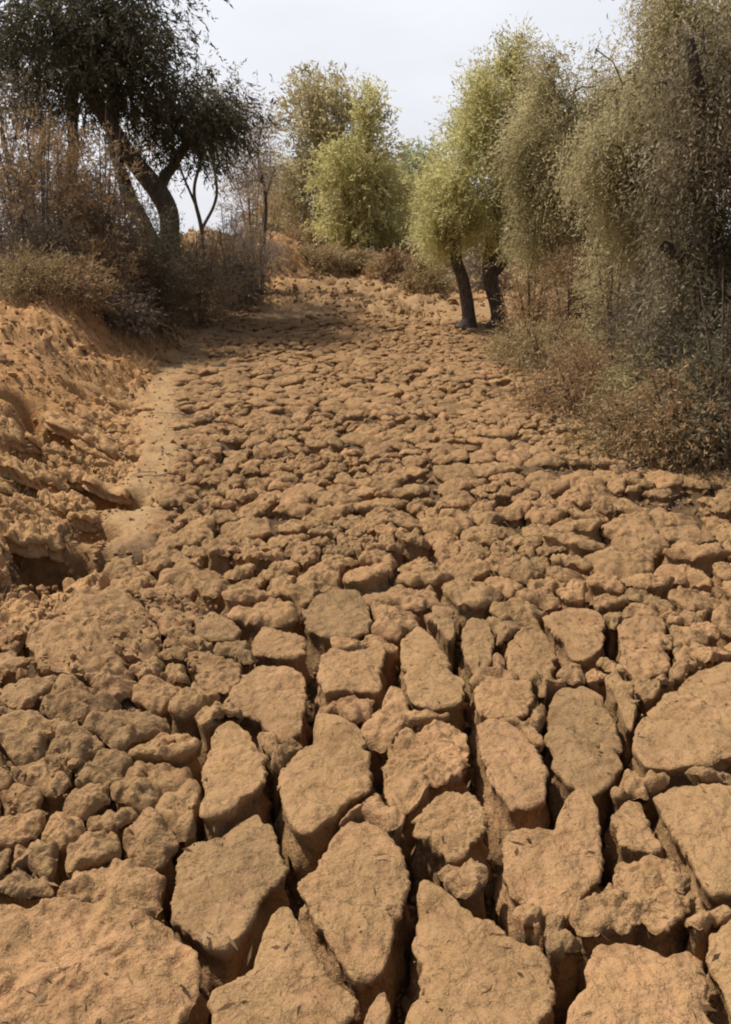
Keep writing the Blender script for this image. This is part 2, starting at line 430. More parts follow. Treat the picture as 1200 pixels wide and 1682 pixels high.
def inside_any(p):
    for P in LIVE:
        if p[0] < P[:, 0].min() or p[0] > P[:, 0].max() or p[1] < P[:, 1].min() or p[1] > P[:, 1].max(): continue
        x1, y1 = P[:, 0], P[:, 1]; x2, y2 = np.roll(x1, -1), np.roll(y1, -1)
        k = ((y1 > p[1]) != (y2 > p[1])) & (p[0] < (x2 - x1) * (p[1] - y1) / (y2 - y1 + 1e-15) + x1)
        if k.sum() % 2: return True
    return False

def seg_dist(p):
    e = SEG_B - SEG_A; t = np.clip(((p - SEG_A) * e).sum(1) / (e * e).sum(1), 0, 1)
    return np.sqrt((((SEG_A + e * t[:, None]) - p) ** 2).sum(1).min())

PITS = [(75, 700, .16, .22, .22), (45, 735, .10, .14, .16), (172, 715, .10, .10, .14), (195, 745, .09, .12, .18), (180, 815, .17, .16, .30), (150, 865, .10, .10, .22), (105, 905, .20, .14, .32), (75, 930, .12, .1, .24), (45, 965, .14, .10, .22), (40, 880, .08, .07, .16), (120, 780, .07, .07, .10), (60, 800, .07, .09, .12),
        (30, 650, .12, .12, .14), (130, 640, .1, .12, .10)]
PW = [(ground_px(a, b), c * 1.25, d * 1.2, e) for a, b, c, d, e in PITS]

# seeds of the smaller clods farther up the bed
BED_END = 17.5
def spacing(x, y):
    s = np.interp(y, [1, 3.3, 4.1, 5.5, 8, 12, 18], [.12, .14, .18, .165, .155, .16, .19])
    return s * (1 + .6 * float(noise(x * 2.3, y * 2.3, 1.0, 44)))
seeds = []
arr = np.zeros((6000, 2)); sp = np.zeros(6000); ns = 0
cand = 42000
for k in range(cand):
    y = 1.15 + (BED_END - 1.15) * RNG.random() ** 0.85
    xl, xr = float(XL(y)), float(XR(y))
    if y < 9.5: xl -= 1.9
    if y < 5.0: xl, xr = -0.62 * y - .9, max(xr, 0.62 * y + .6)
    elif y < 7.5: xr += .5
    x = xl + (xr + .35 - xl) * RNG.random()
    if float(SM(x, y)) > .25: continue
    if y < 9.5 and any(((x - c[0]) / (rx * 1.35 + .03)) ** 2 + ((y - c[1]) / (ry * 1.35 + .03)) ** 2 < 1 for c, rx, ry, dp in PW): continue
    if y > 3.9 and x < xl + 1.3 and y < 9.5 and float(noise(x * 1.4, y * 1.1, 0, 57)) > -.05: continue
    if y > 3.4 and RNG.random() < .25 * ss(3.4, 4.2, y) * max(0, float(noise(x * 4, y * 4, 0, 58))): continue
    if y > 8 and x < xl + 1.9 - (9.5 - y) * 1.2 and y < 9.5: continue
    s = spacing(x, y)
    if ns:
        dd = ((arr[:ns] - (x, y)) ** 2).sum(1)
        if (dd < (0.5 * (s + sp[:ns])) ** 2).any(): continue
    if y < 4.4:
        if inside_any((x, y)): continue
        if seg_dist(np.array([x, y])) < 0.035: continue
    arr[ns] = (x, y); sp[ns] = s; ns += 1
arr = arr[:ns]; sp = sp[:ns]

def smooth_circ(r, n):
    for _ in range(n): r = (np.roll(r, 1) + 2 * r + np.roll(r, -1)) / 4
    return r

def block_geo(c, r, ang, idx, depth, rings, sides, rim, amp, tilt, dz, pit=0.0, dome=0.0):
    """one clod: r(ang) outline, domed rough top, rounded rim, ragged sides going down into the crack"""
    nA = len(ang)
    ca, sa = np.cos(ang), np.sin(ang)
    T = 1 - (1 - np.linspace(0, 1, rings + 1)[1:]) ** 1.7
    V = [[c[0], c[1]]]
    t = np.concatenate([T, np.ones(sides)])
    X = c[0] + np.outer(t, r * ca); Y = c[1] + np.outer(t, r * sa)
    U = np.outer(1 - t, r)
    DEP = np.zeros_like(X)
    dl = np.linspace(0, 1, sides + 1)[1:] ** 1.2 * depth
    for j in range(sides): DEP[rings + j] = dl[j]
    # ragged flanks
    k = np.clip(DEP / depth, 0, 1)
    low = smooth_circ(np.array(r), 12 if nA > 60 else 7)
    dr = (low - r)[None] * np.minimum(1, k * 4) * (k > 0)
    push = dr - .022 * np.minimum(1, np.mean(r) / .08) * np.sin(np.clip(k * 2.2, 0, 1) * np.pi) * (k > 0) + (fbm(X * 1, Y * 1, DEP * 1.3 + idx, 24, 4, 7, .65) * .013 * np.minimum(1, np.mean(r) / .08)) * (k > 0) + np.minimum(.012, .08 * np.mean(r)) * k
    X += ca * push; Y += sa * push
    Z = S(X, Y) + dz + tilt[0] * (X - c[0]) + tilt[1] * (Y - c[1])
    edge = np.clip(1 - U / rim, 0, 1)
    Z -= rim * .75 * (1 - np.sqrt(np.clip(1 - edge ** 2, 0, 1))) * (k == 0) + rim * .75 * (k > 0)
    Z -= DEP
    Z += amp * (fbm(X, Y, idx * .37, 9, 3, 21) * .9 + fbm(X, Y, idx * .37, 34, 3, 25) * .5 + .18 * fbm(X, Y, idx * .37, 120, 2, 29)) * (1 - .8 * k)
    if dome: Z -= dome * np.mean(r) * np.minimum(t, 1)[:, None] ** 2.6 * (k < 1)
    if pit:
        q = np.abs(fbm(X, Y, idx * .7, 15, 3, 31)); Z -= pit * (1 - k) * (U > 0) * np.clip(.45 - q, 0, 1)
        q2 = fbm(X, Y, idx, 24, 3, 35, .6); Z += pit * .45 * (1 - k) * np.clip(q2, -.8, .8)
    zc = float(S(c[0], c[1])) + dz + amp * float(fbm(c[0], c[1], idx * .37, 9, 3, 21)) * .9
    verts = np.concatenate([[[c[0], c[1], zc]], np.stack([X.ravel(), Y.ravel(), Z.ravel()], 1)])
    a = np.arange(nA); b = (a + 1) % nA
    tris = np.stack([np.zeros(nA, int), 1 + a, 1 + b], 1)
    q = []
    for i in range(rings + sides - 1):
        o1, o2 = 1 + i * nA, 1 + (i + 1) * nA
        q.append(np.stack([o1 + a, o2 + a, o2 + b, o1 + b], 1))
    return verts, tris, np.concatenate(q)

blocks = []   # (center, verts, tris, quads, label, area_px)
def crackdepth(x, y):
    return float(CD(x, y))
def CD(x, y):
    """depth of the cracks: dies out towards the banks and up the bed"""
    x = np.asarray(x, float); y = np.asarray(y, float)
    e = np.minimum(x - XL(y) + .25, XR(y) + .35 - x)
    e = np.where(y < 9.5, np.minimum(x - XL(y) + 2.0 - ss(8, 9.5, y) * 1.7, XR(y) + .35 - x), e)
    d = np.interp(y, [0, 2.6, 3.6, 4.6, 6, 9, 14, BED_END, 19], [.24, .22, .15, .09, .07, .06, .06, .05, .0]) * ss(-.05, .4, np.where(y < 4.6, 1, e))
    d = d * (1 - .6 * ss(-.55, -.75, x) * ss(2.05, 2.3, y) * ss(3.9, 3.6, y))
    return d * (1 - SM(x, y)) * (1 - .55 * ss(.0, .25, XL(y) - x) * ss(3.2, 3.8, y))

bank_mat = None
for i, ((lab, _), P) in enumerate(zip(TR, polys)):
    if i in CRUMBLED: continue
    c = poly_center(P)
    nA = 170
    ang = np.linspace(0, 2 * np.pi, nA, endpoint=False)
    h = ray_segs(c, ang, P, np.roll(P, -1, 0))
    h[~np.isfinite(h)] = -1
    r = h.max(1); r = np.where(r <= 0, np.median(r[r > 0]), r)
    r = smooth_circ(r, 2)
    wx, wy = c[0] + r * np.cos(ang), c[1] + r * np.sin(ang)
    r = r + .0095 * fbm(wx, wy, i * 3.1, 17, 5, 61, .68) - .002
    r = r - .022 * ss(.25, .75, noise(wx * 11, wy * 11, i * 2.3, 67))
    rough = {6: .6, 7: .95, 8: .95, 9: .9, 10: .75, 11: .7, 13: .4, 19: .6, 26: .6, 29: .35, 33: .4}.get(i, .16)
    v, t3, q4 = block_geo(c, r, ang, i, .26, 30, 9, .013, RNG.uniform(.005, .009) + .006 * rough, RNG.normal(0, .035, 2), RNG.uniform(-.014, .016), .040 * rough, .05)
    a = abs(r.mean())
    blocks.append([c, v, t3, q4, lab, 1e9 - i, True, False])

tree_ang = 0
for i in range(ns):
    c = arr[i]
    d = arr - c; dist = np.hypot(d[:, 0], d[:, 1])
    nb = np.where((dist > 0) & (dist < 1.1))[0]
    far = c[1] > 8.5
    nA = 26 if far else (48 if c[1] > 5.5 else 84)
    ang = np.linspace(0, 2 * np.pi, nA, endpoint=False)
    u = np.stack([np.cos(ang), np.sin(ang)], 1)
    r = np.full(nA, sp[i] * 1.05)
    if len(nb):
        wgt = sp[i] / (sp[i] + sp[nb])
        D = d[nb]; dn = dist[nb]
        proj = u @ D.T
        hp = np.where(proj > 1e-6, (wgt * dn ** 2)[None] / np.where(proj > 1e-6, proj, 1), np.inf)
        r = np.minimum(r, hp.min(1))
    if c[1] < 4.6:
        near = np.where(np.hypot(*(SEG_A - c).T) < .9)[0]
        if len(near):
            h = ray_segs(c, ang, SEG_A[near], SEG_B[near]).min(1) - .012
            r = np.minimum(r, h)
    r = np.maximum(r, .012)
    r = smooth_circ(r, 2 if far else 4)
    wx, wy = c[0] + r * u[:, 0], c[1] + r * u[:, 1]
    gap = .004 + .022 * max(0, float(noise(c[0] * 1.6, c[1] * 1.6, 0, 71)) + .35)
    orange = c[0] < XL(c[1]) - .02 and c[1] > 3.2
    gap = min(gap, .085 * sp[i]) * (.35 if c[0] < -.55 and c[1] < 3.5 else 1)
    r = r * (1 + .20 * fbm(wx, wy, i * 1.7, 10, 3, 63)) - gap * 1.25
    r = np.maximum(r, .3 * r.mean())
    if r.mean() < .022: continue
    if c[1] > 3.9 and RNG.random() < .07: continue
    dep = max(.05, crackdepth(c[0], c[1]) + .04)
    v, t3, q4 = block_geo(c, r, ang, i + 50, dep, 5 if far else (9 if c[1] > 5.5 else 14), 3 if far else 5, min(.028 + .015 * orange, r.mean() * .5), .013 + .007 * orange, RNG.normal(0, .13, 2), RNG.normal(0, .010) + .008, .026 + .02 * orange, .17)
    zc = float(S(*c)); px, py = to_px(np.array([c[0], c[1], zc]))
    vis = -100 < px < 1300 and py < 1800
    fwd = c[1] * math.cos(PITCH) + CAM_H * math.sin(PITCH)
    area = (r.mean() / fwd) ** 2 * (CAM_H / fwd) if (-5 < px < 1205 and py < 1690) else 0
    blocks.append([c, v, t3, q4, None, area, vis, bool(orange)])

M_BLOCK = M_MUD
singles = sorted([b for b in blocks if b[5] > 0], key=lambda b: -b[5])[:298]
ids = set(id(b) for b in singles)
rest = [b for b in blocks if id(b) not in ids]

# labels of the unlabelled single clods: what they lie beside
ORD = ['', 'second ', 'third ', 'fourth ', 'fifth ', 'sixth ', 'seventh ', 'eighth ', 'ninth ', 'tenth ', 'eleventh ', 'twelfth ', 'thirteenth ', 'fourteenth ', 'fifteenth ']
SHORT = {0: 'kite shaped block', 1: 'pointed block', 2: 'tall narrow tipped block', 3: 'long rounded slab', 4: 'near triangular slab', 5: 'near sliver', 6: 'near left slab', 7: 'large crumbly mound', 8: 'wedge shaped lump',
         9: 'left edge lump', 10: 'domed hump', 11: 'small flat chip', 12: 'small oval clod', 13: 'shelf shaped clod', 14: 'V ended block', 15: 'flat clod', 16: 'cushion shaped clod', 17: 'square pale block',
         18: 'leaning slab', 19: 'pitted block', 20: 'rounded block', 21: 'egg shaped block', 22: 'loaf shaped clod', 23: 'tall wide block', 24: 'curved clod', 25: 'nosed slab', 26: 'rough chipped slab', 27: 'bright edged block',
         28: 'broad reddish slab', 29: 'wide rising slab', 30: 'biggest slab', 31: 'notched slab', 32: 'near right corner slab', 33: 'squarish grooved block', 34: 'rounded knob', 35: 'domed gap block', 36: 'thin upright clod', 37: 'small warm clod'}
GRP_SLAB = 'large dried mud slabs in the foreground'
GRP_CLOD = 'smaller clods of dried mud up the bed'
cent = [poly_center(P) if i not in CRUMBLED else np.array([99., 99.]) for i, P in enumerate(polys)]
taken = {}
def NUM(n): return (ORD[n] if n < len(ORD) else '%dth ' % (n + 1))
def side_word(c, a):
    dx, dy = c[0] - a[0], c[1] - a[1]
    s = ''
    if dy > .06: s = 'beyond'
    elif dy < -.06: s = 'in front of'
    if abs(dx) > .06:
        sd = 'right' if dx > 0 else 'left'
        s = ('%s and to the %s of' % (s, sd)) if s in ('beyond',) and abs(dx) > .4 * abs(dy) else (s if s and abs(dx) <= .4 * abs(dy) else 'to the %s of' % sd)
    return s or 'against'
for b in sorted([b for b in singles if b[4] is None], key=lambda b: b[0][1]):
    c = b[0]
    dm = [np.hypot(*(c - q)) for q in cent]; j = int(np.argmin(dm))
    size = 'tiny chip' if b[1].shape[0] < 10 else None
    ext = b[1][:, :2].max(0) - b[1][:, :2].min(0)
    m = ext.mean()
    size = 'tiny clod' if m < .09 else 'small clod' if m < .15 else 'lumpy clod' if m < .2 else 'broad clod'
    if dm[j] < .55 and not b[7]:
        base = '%s, #%s the %s' % (size, side_word(c, cent[j]), SHORT[j])
    else:
        px, py = to_px(np.array([c[0], c[1], 0.0]))
        across = 'on the orange left bank' if b[7] else 'under the left bank' if px < 330 else 'left of mid bed' if px < 520 else 'in mid bed' if px < 700 else 'right of mid bed' if px < 900 else 'near the right bank'
        row = int((c[1] - 3.2) / .42)
        base = '%s %s, #%srow past the big slabs' % (size, across, ORD[max(0, min(row, 14))] or 'first ')
    n = taken.get(base, 0); taken[base] = n + 1
    lab = base.replace('#', (NUM(n)) if n else '')
    b[4] = lab[0].upper() + lab[1:] if False else lab

for b in singles:
    c, v, t3, q4, lab, ar, vis, org = b
    big = ar > 1e8
    o0 = np.array([c[0], c[1], float(S(*c))])
    nm = 'mud_slab' if big else 'mud_clod'
    o = link(nm, mesh(nm, v - o0, [t3, q4], M_ORANGE if org else M_BLOCK))
    o.location = o0
    tag(o, lab, 'mud slab' if big else 'mud clod', GRP_SLAB if big else GRP_CLOD)

def joined(parts):
    V, T, Q, off = [], [], [], 0
    for v, t3, q4 in parts:
        V.append(v); T.append(t3 + off); Q.append(q4 + off); off += len(v)
    return np.concatenate(V), [x for x in (np.concatenate(T), np.concatenate(Q) if sum(map(len, Q)) else [])]
V, FF = joined([(b[1], b[2], b[3]) for b in rest if b[7]])
tag(link('bank_rubble', mesh('bank_rubble', V, FF, M_ORANGE)), 'countless crumbling clods of orange earth on the left bank', 'clods', kind='stuff')
V, FF = joined([(b[1], b[2], b[3]) for b in rest if not b[7]])
tag(link('mud_rubble', mesh('mud_rubble', V, FF, M_BLOCK)), 'countless small clods of dried mud covering the far part of the bed', 'mud clods', kind='stuff')

# ------------------------------------------------------------------ ground sheet
def G(x, y):
    z = S(x, y) - CD(x, y)
    inb = ss(0, .02, CD(x, y))
    far = ss(16, 20, y)
    rocky = fbm(x, y, 0, 3.5, 5, 81, .55)
    lump = np.abs(fbm(x, y, 2, 6.0, 3, 91))
    z = z + inb * .02 * fbm(x, y, 0, 18, 4, 77)
    left = ss(0, .25, XL(y) - x + .1) * ss(2.9, 3.6, y)
    right = ss(0, .4, x - XR(y))
    amp = (1 - inb) * (1 + .6 * left * ss(14, 9, y)) * np.interp(y, [0, 3, 6, 16, 22, 60, 200], [.02, .045, .05, .07, .10, .15, .3])
    z = z + amp * rocky + (1 - inb) * left * (.07 * (lump - .35)) * ss(14, 9, y)
    z = z + (1 - inb) * left * .02 * fbm(x, y, 0, 26, 3, 17) * ss(14, 9, y)
    sm = SM(x, y)
    z = z * (1 - sm) + sm * (S(x, y) + .015 * fbm(x, y, 0, 7, 4, 19, .6))
    for c, rx, ry, dp in PW:
        m = (np.abs(x - c[0]) < 1.5) & (np.abs(y - c[1]) < 1.5)
        if m.any():
            q = ((x - c[0]) / rx) ** 2 + ((y - c[1]) / ry) ** 2
            q = q * (1 + .35 * noise(x * 14, y * 14, 0, 33))
            z = z - dp * 2.5 * np.exp(-q ** 1.6)
    return z

fine = np.linspace(R(-36), R(36), 760)
co1 = np.linspace(R(36), R(324), 74)[1:-1]
th = np.concatenate([fine, co1])
rr = np.concatenate([[0.02, .4, .8], np.geomspace(1.1, 60, 560), np.geomspace(64, 3000, 26)])
TH, RR = np.meshgrid(th, rr)
GX, GY = RR * np.sin(TH), RR * np.cos(TH)
sy = np.where(GY < 1.0, 1.0, GY)      # behind the camera the bed simply carries on
GZ = np.where(RR < 90, G(GX, sy), 1.4 + 1.2 * fbm(GX, GY, 0, .004, 3, 3))
GZ = np.where(GY < 1.0, -.2 + .05 * fbm(GX, GY, 0, 1, 3, 3), GZ)
nr, nth = GX.shape
idx = np.arange(nr * nth).reshape(nr, nth)
a_, b_ = idx[:-1], idx[1:]
q4 = np.stack([a_, np.roll(a_, -1, 1), np.roll(b_, -1, 1), b_], -1).reshape(-1, 4)
me = mesh('ground', np.stack([GX, GY, GZ], -1).reshape(-1, 3), [q4[:, ::-1]], M_GROUND)
x_, y_ = GX.ravel(), GY.ravel()
zl = ss(-.1, .5, XL(y_) - x_) * ss(3.2, 3.9, y_) * ss(22, 12, y_) * (.85 + .3 * noise(x_, y_, 0, 9))
mound = np.clip(BUMP(x_, y_, -2.5, 24.5, 1.0, 2.8) * 1.3, 0, 1)
path = SM(x_, y_) * np.clip(.8 + .5 * fbm(x_, y_, 0, 2.5, 3, 66), 0, 1)
litter = ss(.1, 1.4, x_ - XR(y_) + .4 * noise(x_, y_, 0, 12)) * .85 + ss(1.3, 3.0, XL(y_) - x_ + .5 * noise(x_, y_, 0, 14)) * .9 * ss(7, 10, y_)
dark = ss(.03, .07, CD(x_, y_))  # crack floors that get the painted shade
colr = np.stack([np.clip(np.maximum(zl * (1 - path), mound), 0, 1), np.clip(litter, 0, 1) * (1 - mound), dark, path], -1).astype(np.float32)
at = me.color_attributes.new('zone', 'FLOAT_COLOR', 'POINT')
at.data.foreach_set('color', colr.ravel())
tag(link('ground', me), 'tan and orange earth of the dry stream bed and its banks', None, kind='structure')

# ------------------------------------------------------------------ crumbs and stones
def crumbs(name, pts, rad, mat, label):
    ico = np.array([(0,0,1),(.894,0,.447),(.276,.851,.447),(-.724,.526,.447),(-.724,-.526,.447),(.276,-.851,.447),(.724,.526,-.447),(-.276,.851,-.447),(-.894,0,-.447),(-.276,-.851,-.447),(.724,-.526,-.447),(0,0,-1)])
    f = np.array([(0,1,2),(0,2,3),(0,3,4),(0,4,5),(0,5,1),(1,6,2),(2,7,3),(3,8,4),(4,9,5),(5,10,1),(2,6,7),(3,7,8),(4,8,9),(5,9,10),(1,10,6),(11,7,6),(11,8,7),(11,9,8),(11,10,9),(11,6,10)])
    n = len(pts)
    jit = 1 + RNG.normal(0, .22, (n, 12, 1))
    scl = RNG.uniform(.65, 1.3, (n, 1, 3)) * rad[:, None, None]
    an = RNG.uniform(0, 6.28, n); c, s = np.cos(an), np.sin(an)
    V = ico[None] * jit * scl
    X = V[..., 0] * c[:, None] - V[..., 1] * s[:, None]; Y = V[..., 0] * s[:, None] + V[..., 1] * c[:, None]
    V = np.stack([X, Y, V[..., 2]], -1) + pts[:, None]
    F_ = (f[None] + (np.arange(n) * 12)[:, None, None]).reshape(-1, 3)
    tag(link(name, mesh(name, V.reshape(-1, 3), [F_], mat, False)), label, None, kind='stuff')

n = 16000
y = 1.2 + 16 * RNG.random(n) ** 1.9
x = (RNG.random(n) * 2 - 1) * (.55 * y + .5)
rad = np.exp(RNG.normal(math.log(.0075), .5, n)) * (1 + .08 * y) * np.where(SM(x, y) > .3, .5, 1)
top = S(x, y); bot = G(x, y)
k = RNG.random(n)
pts = np.stack([x, y, bot + rad * .3], 1)
m = 2600
e = RNG.integers(0, len(SEG_A), m); t_ = RNG.random(m)[:, None]
q = SEG_A[e] + (SEG_B[e] - SEG_A[e]) * t_ + RNG.normal(0, .022, (m, 2))
rq = np.exp(RNG.normal(math.log(.0045), .5, m)).clip(.0015, .014)
zq = G(q[:, 0], q[:, 1]) + rq * .4
pts = np.concatenate([pts, np.stack([q[:, 0], q[:, 1], zq], 1)]); rad = np.concatenate([rad, rq])
m = 1100
q = np.stack([RNG.uniform(-2.0, -.62, m), RNG.uniform(2.0, 3.75, m)], 1)
rq = np.exp(RNG.normal(math.log(.008), .55, m)).clip(.003, .03)
kk = (noise(q[:, 0] * 4, q[:, 1] * 4, 0, 15) > -.25); q, rq = q[kk], rq[kk]
pts = np.concatenate([pts, np.stack([q[:, 0], q[:, 1], S(q[:, 0], q[:, 1]) - .3 * rq], 1)]); rad = np.concatenate([rad, rq])
m = 500
q = np.stack([RNG.uniform(-1.8, 1.9, m), RNG.uniform(1.4, 4.5, m)], 1)
kk = np.array([inside_any(a) for a in q]); q = q[kk]
rq = np.exp(RNG.normal(math.log(.003), .4, len(q))).clip(.0012, .01)
pts = np.concatenate([pts, np.stack([q[:, 0], q[:, 1], S(q[:, 0], q[:, 1]) + .002], 1)]); rad = np.concatenate([rad, rq])
crumbs('mud_crumbs', pts, rad, M_MUD, 'loose crumbs of dried mud lying in the cracks and on the banks')

n = 2600
y = 3.3 + 8.5 * RNG.random(n) ** 1.3
x = XL(y) + .1 - np.abs(RNG.normal(0, 1.0, n))
rad = np.exp(RNG.normal(math.log(.014), .5, n)).clip(.006, .085)
k = (noise(x * 3, y * 3, 0, 91) > -.45) & (SM(x, y) < .3)
x, y, rad = x[k], y[k], rad[k]
crumbs('bank_clods', np.stack([x, y, G(x, y) + rad * .15], 1), rad, M_ORANGE, 'broken clods of orange earth strewn over the left bank')
n = 5000
y = 16 + 20 * RNG.random(n); x = RNG.uniform(-1, 1, n) * (.14 * y + 1.5)
rad = np.exp(RNG.normal(math.log(.035), .5, n)).clip(.01, .14)
k = noise(x * 1.1, y * .7, 0, 93) > -.2
x, y, rad = x[k], y[k], rad[k]
crumbs('far_clods', np.stack([x, y, G(x, y) + rad * .1], 1), rad, M_MUD, 'scattered lumps of earth at the head of the bed')

# ------------------------------------------------------------------ trees
def tube_mesh(p0, p1, r0, r1, sides):
    d = p1 - p0; L = np.linalg.norm(d, axis=1, keepdims=True); d = d / np.maximum(L, 1e-9)
    up = np.where(np.abs(d[:, 2:3]) < .9, np.array([[0, 0, 1.0]]), np.array([[1.0, 0, 0]]))
    a = np.cross(d, up); a /= np.linalg.norm(a, axis=1, keepdims=True); b = np.cross(d, a)
    an = np.linspace(0, 2 * np.pi, sides, endpoint=False)
    ring = a[:, None] * np.cos(an)[None, :, None] + b[:, None] * np.sin(an)[None, :, None]
    V = np.stack([p0[:, None] + ring * r0[:, None, None], p1[:, None] + ring * r1[:, None, None]], 1)
    n = len(p0); base = (np.arange(n) * 2 * sides)[:, None]
    i = np.arange(sides)[None]; j = (i + 1) % sides
    Q = np.stack([base + i, base + j, base + sides + j, base + sides + i], -1).reshape(-1, 4)
    return V.reshape(-1, 3), Q

def sweep(P, rad, sides=12, seed=0):
    P = np.asarray(P, float); n = len(P)
    d = np.gradient(P, axis=0); d /= np.linalg.norm(d, axis=1, keepdims=True)
    a = np.zeros_like(P); v = np.cross(d[0], [0, 1.0, .1]); a[0] = v / np.linalg.norm(v)
    for i in range(1, n):
        v = a[i - 1] - d[i] * np.dot(a[i - 1], d[i]); a[i] = v / np.linalg.norm(v)
    b = np.cross(d, a)
    an = np.linspace(0, 2 * np.pi, sides, endpoint=False)
    R_ = rad[:, None] * (1 + .16 * noise(np.cos(an)[None] * 1.5 + seed, np.sin(an)[None] * 1.5, (np.arange(n) * .35)[:, None], 6))
    V = P[:, None] + a[:, None] * (np.cos(an)[None, :] * R_)[..., None] + b[:, None] * (np.sin(an)[None, :] * R_)[..., None]
    i = np.arange(n - 1)[:, None] * sides; j = np.arange(sides)[None]; k = (j + 1) % sides
    return V.reshape(-1, 3), np.stack([i + j, i + k, i + sides + k, i + sides + j], -1).reshape(-1, 4)

def smooth_line(st, step=.12):
    st = np.asarray(st, float)
    E = np.concatenate([[2 * st[0] - st[1]], st, [2 * st[-1] - st[-2]]])
    out = []
    for i in range(1, len(E) - 2):
        p0, p1, p2, p3 = E[i - 1], E[i], E[i + 1], E[i + 2]
        n = max(2, int(np.linalg.norm(p2[:3] - p1[:3]) / step))
        t = (np.arange(n) / n)[:, None]
        out.append(.5 * (2 * p1 + (p2 - p0) * t + (2 * p0 - 5 * p1 + 4 * p2 - p3) * t ** 2 + (3 * p1 - p0 - 3 * p2 + p3) * t ** 3))
    out = np.concatenate(out + [st[-1:]])
    out[:, 3] = np.maximum(out[:, 3], .003)
    return out

def leaves_mesh(P, D, L, W, rng):
    """pointed leaves: base P, direction D, length L, width W"""
    n = len(P)
    D = D / np.linalg.norm(D, axis=1, keepdims=True)
    r = rng.normal(size=(n, 3)); s = np.cross(D, r); s /= np.linalg.norm(s, axis=1, keepdims=True)
    m = P + D * (L * .45)[:, None]
    V = np.stack([P, m + s * (W * .5)[:, None], P + D * L[:, None], m - s * (W * .5)[:, None]], 1)
    Q = np.arange(n * 4).reshape(-1, 4)
    return V.reshape(-1, 3), Q

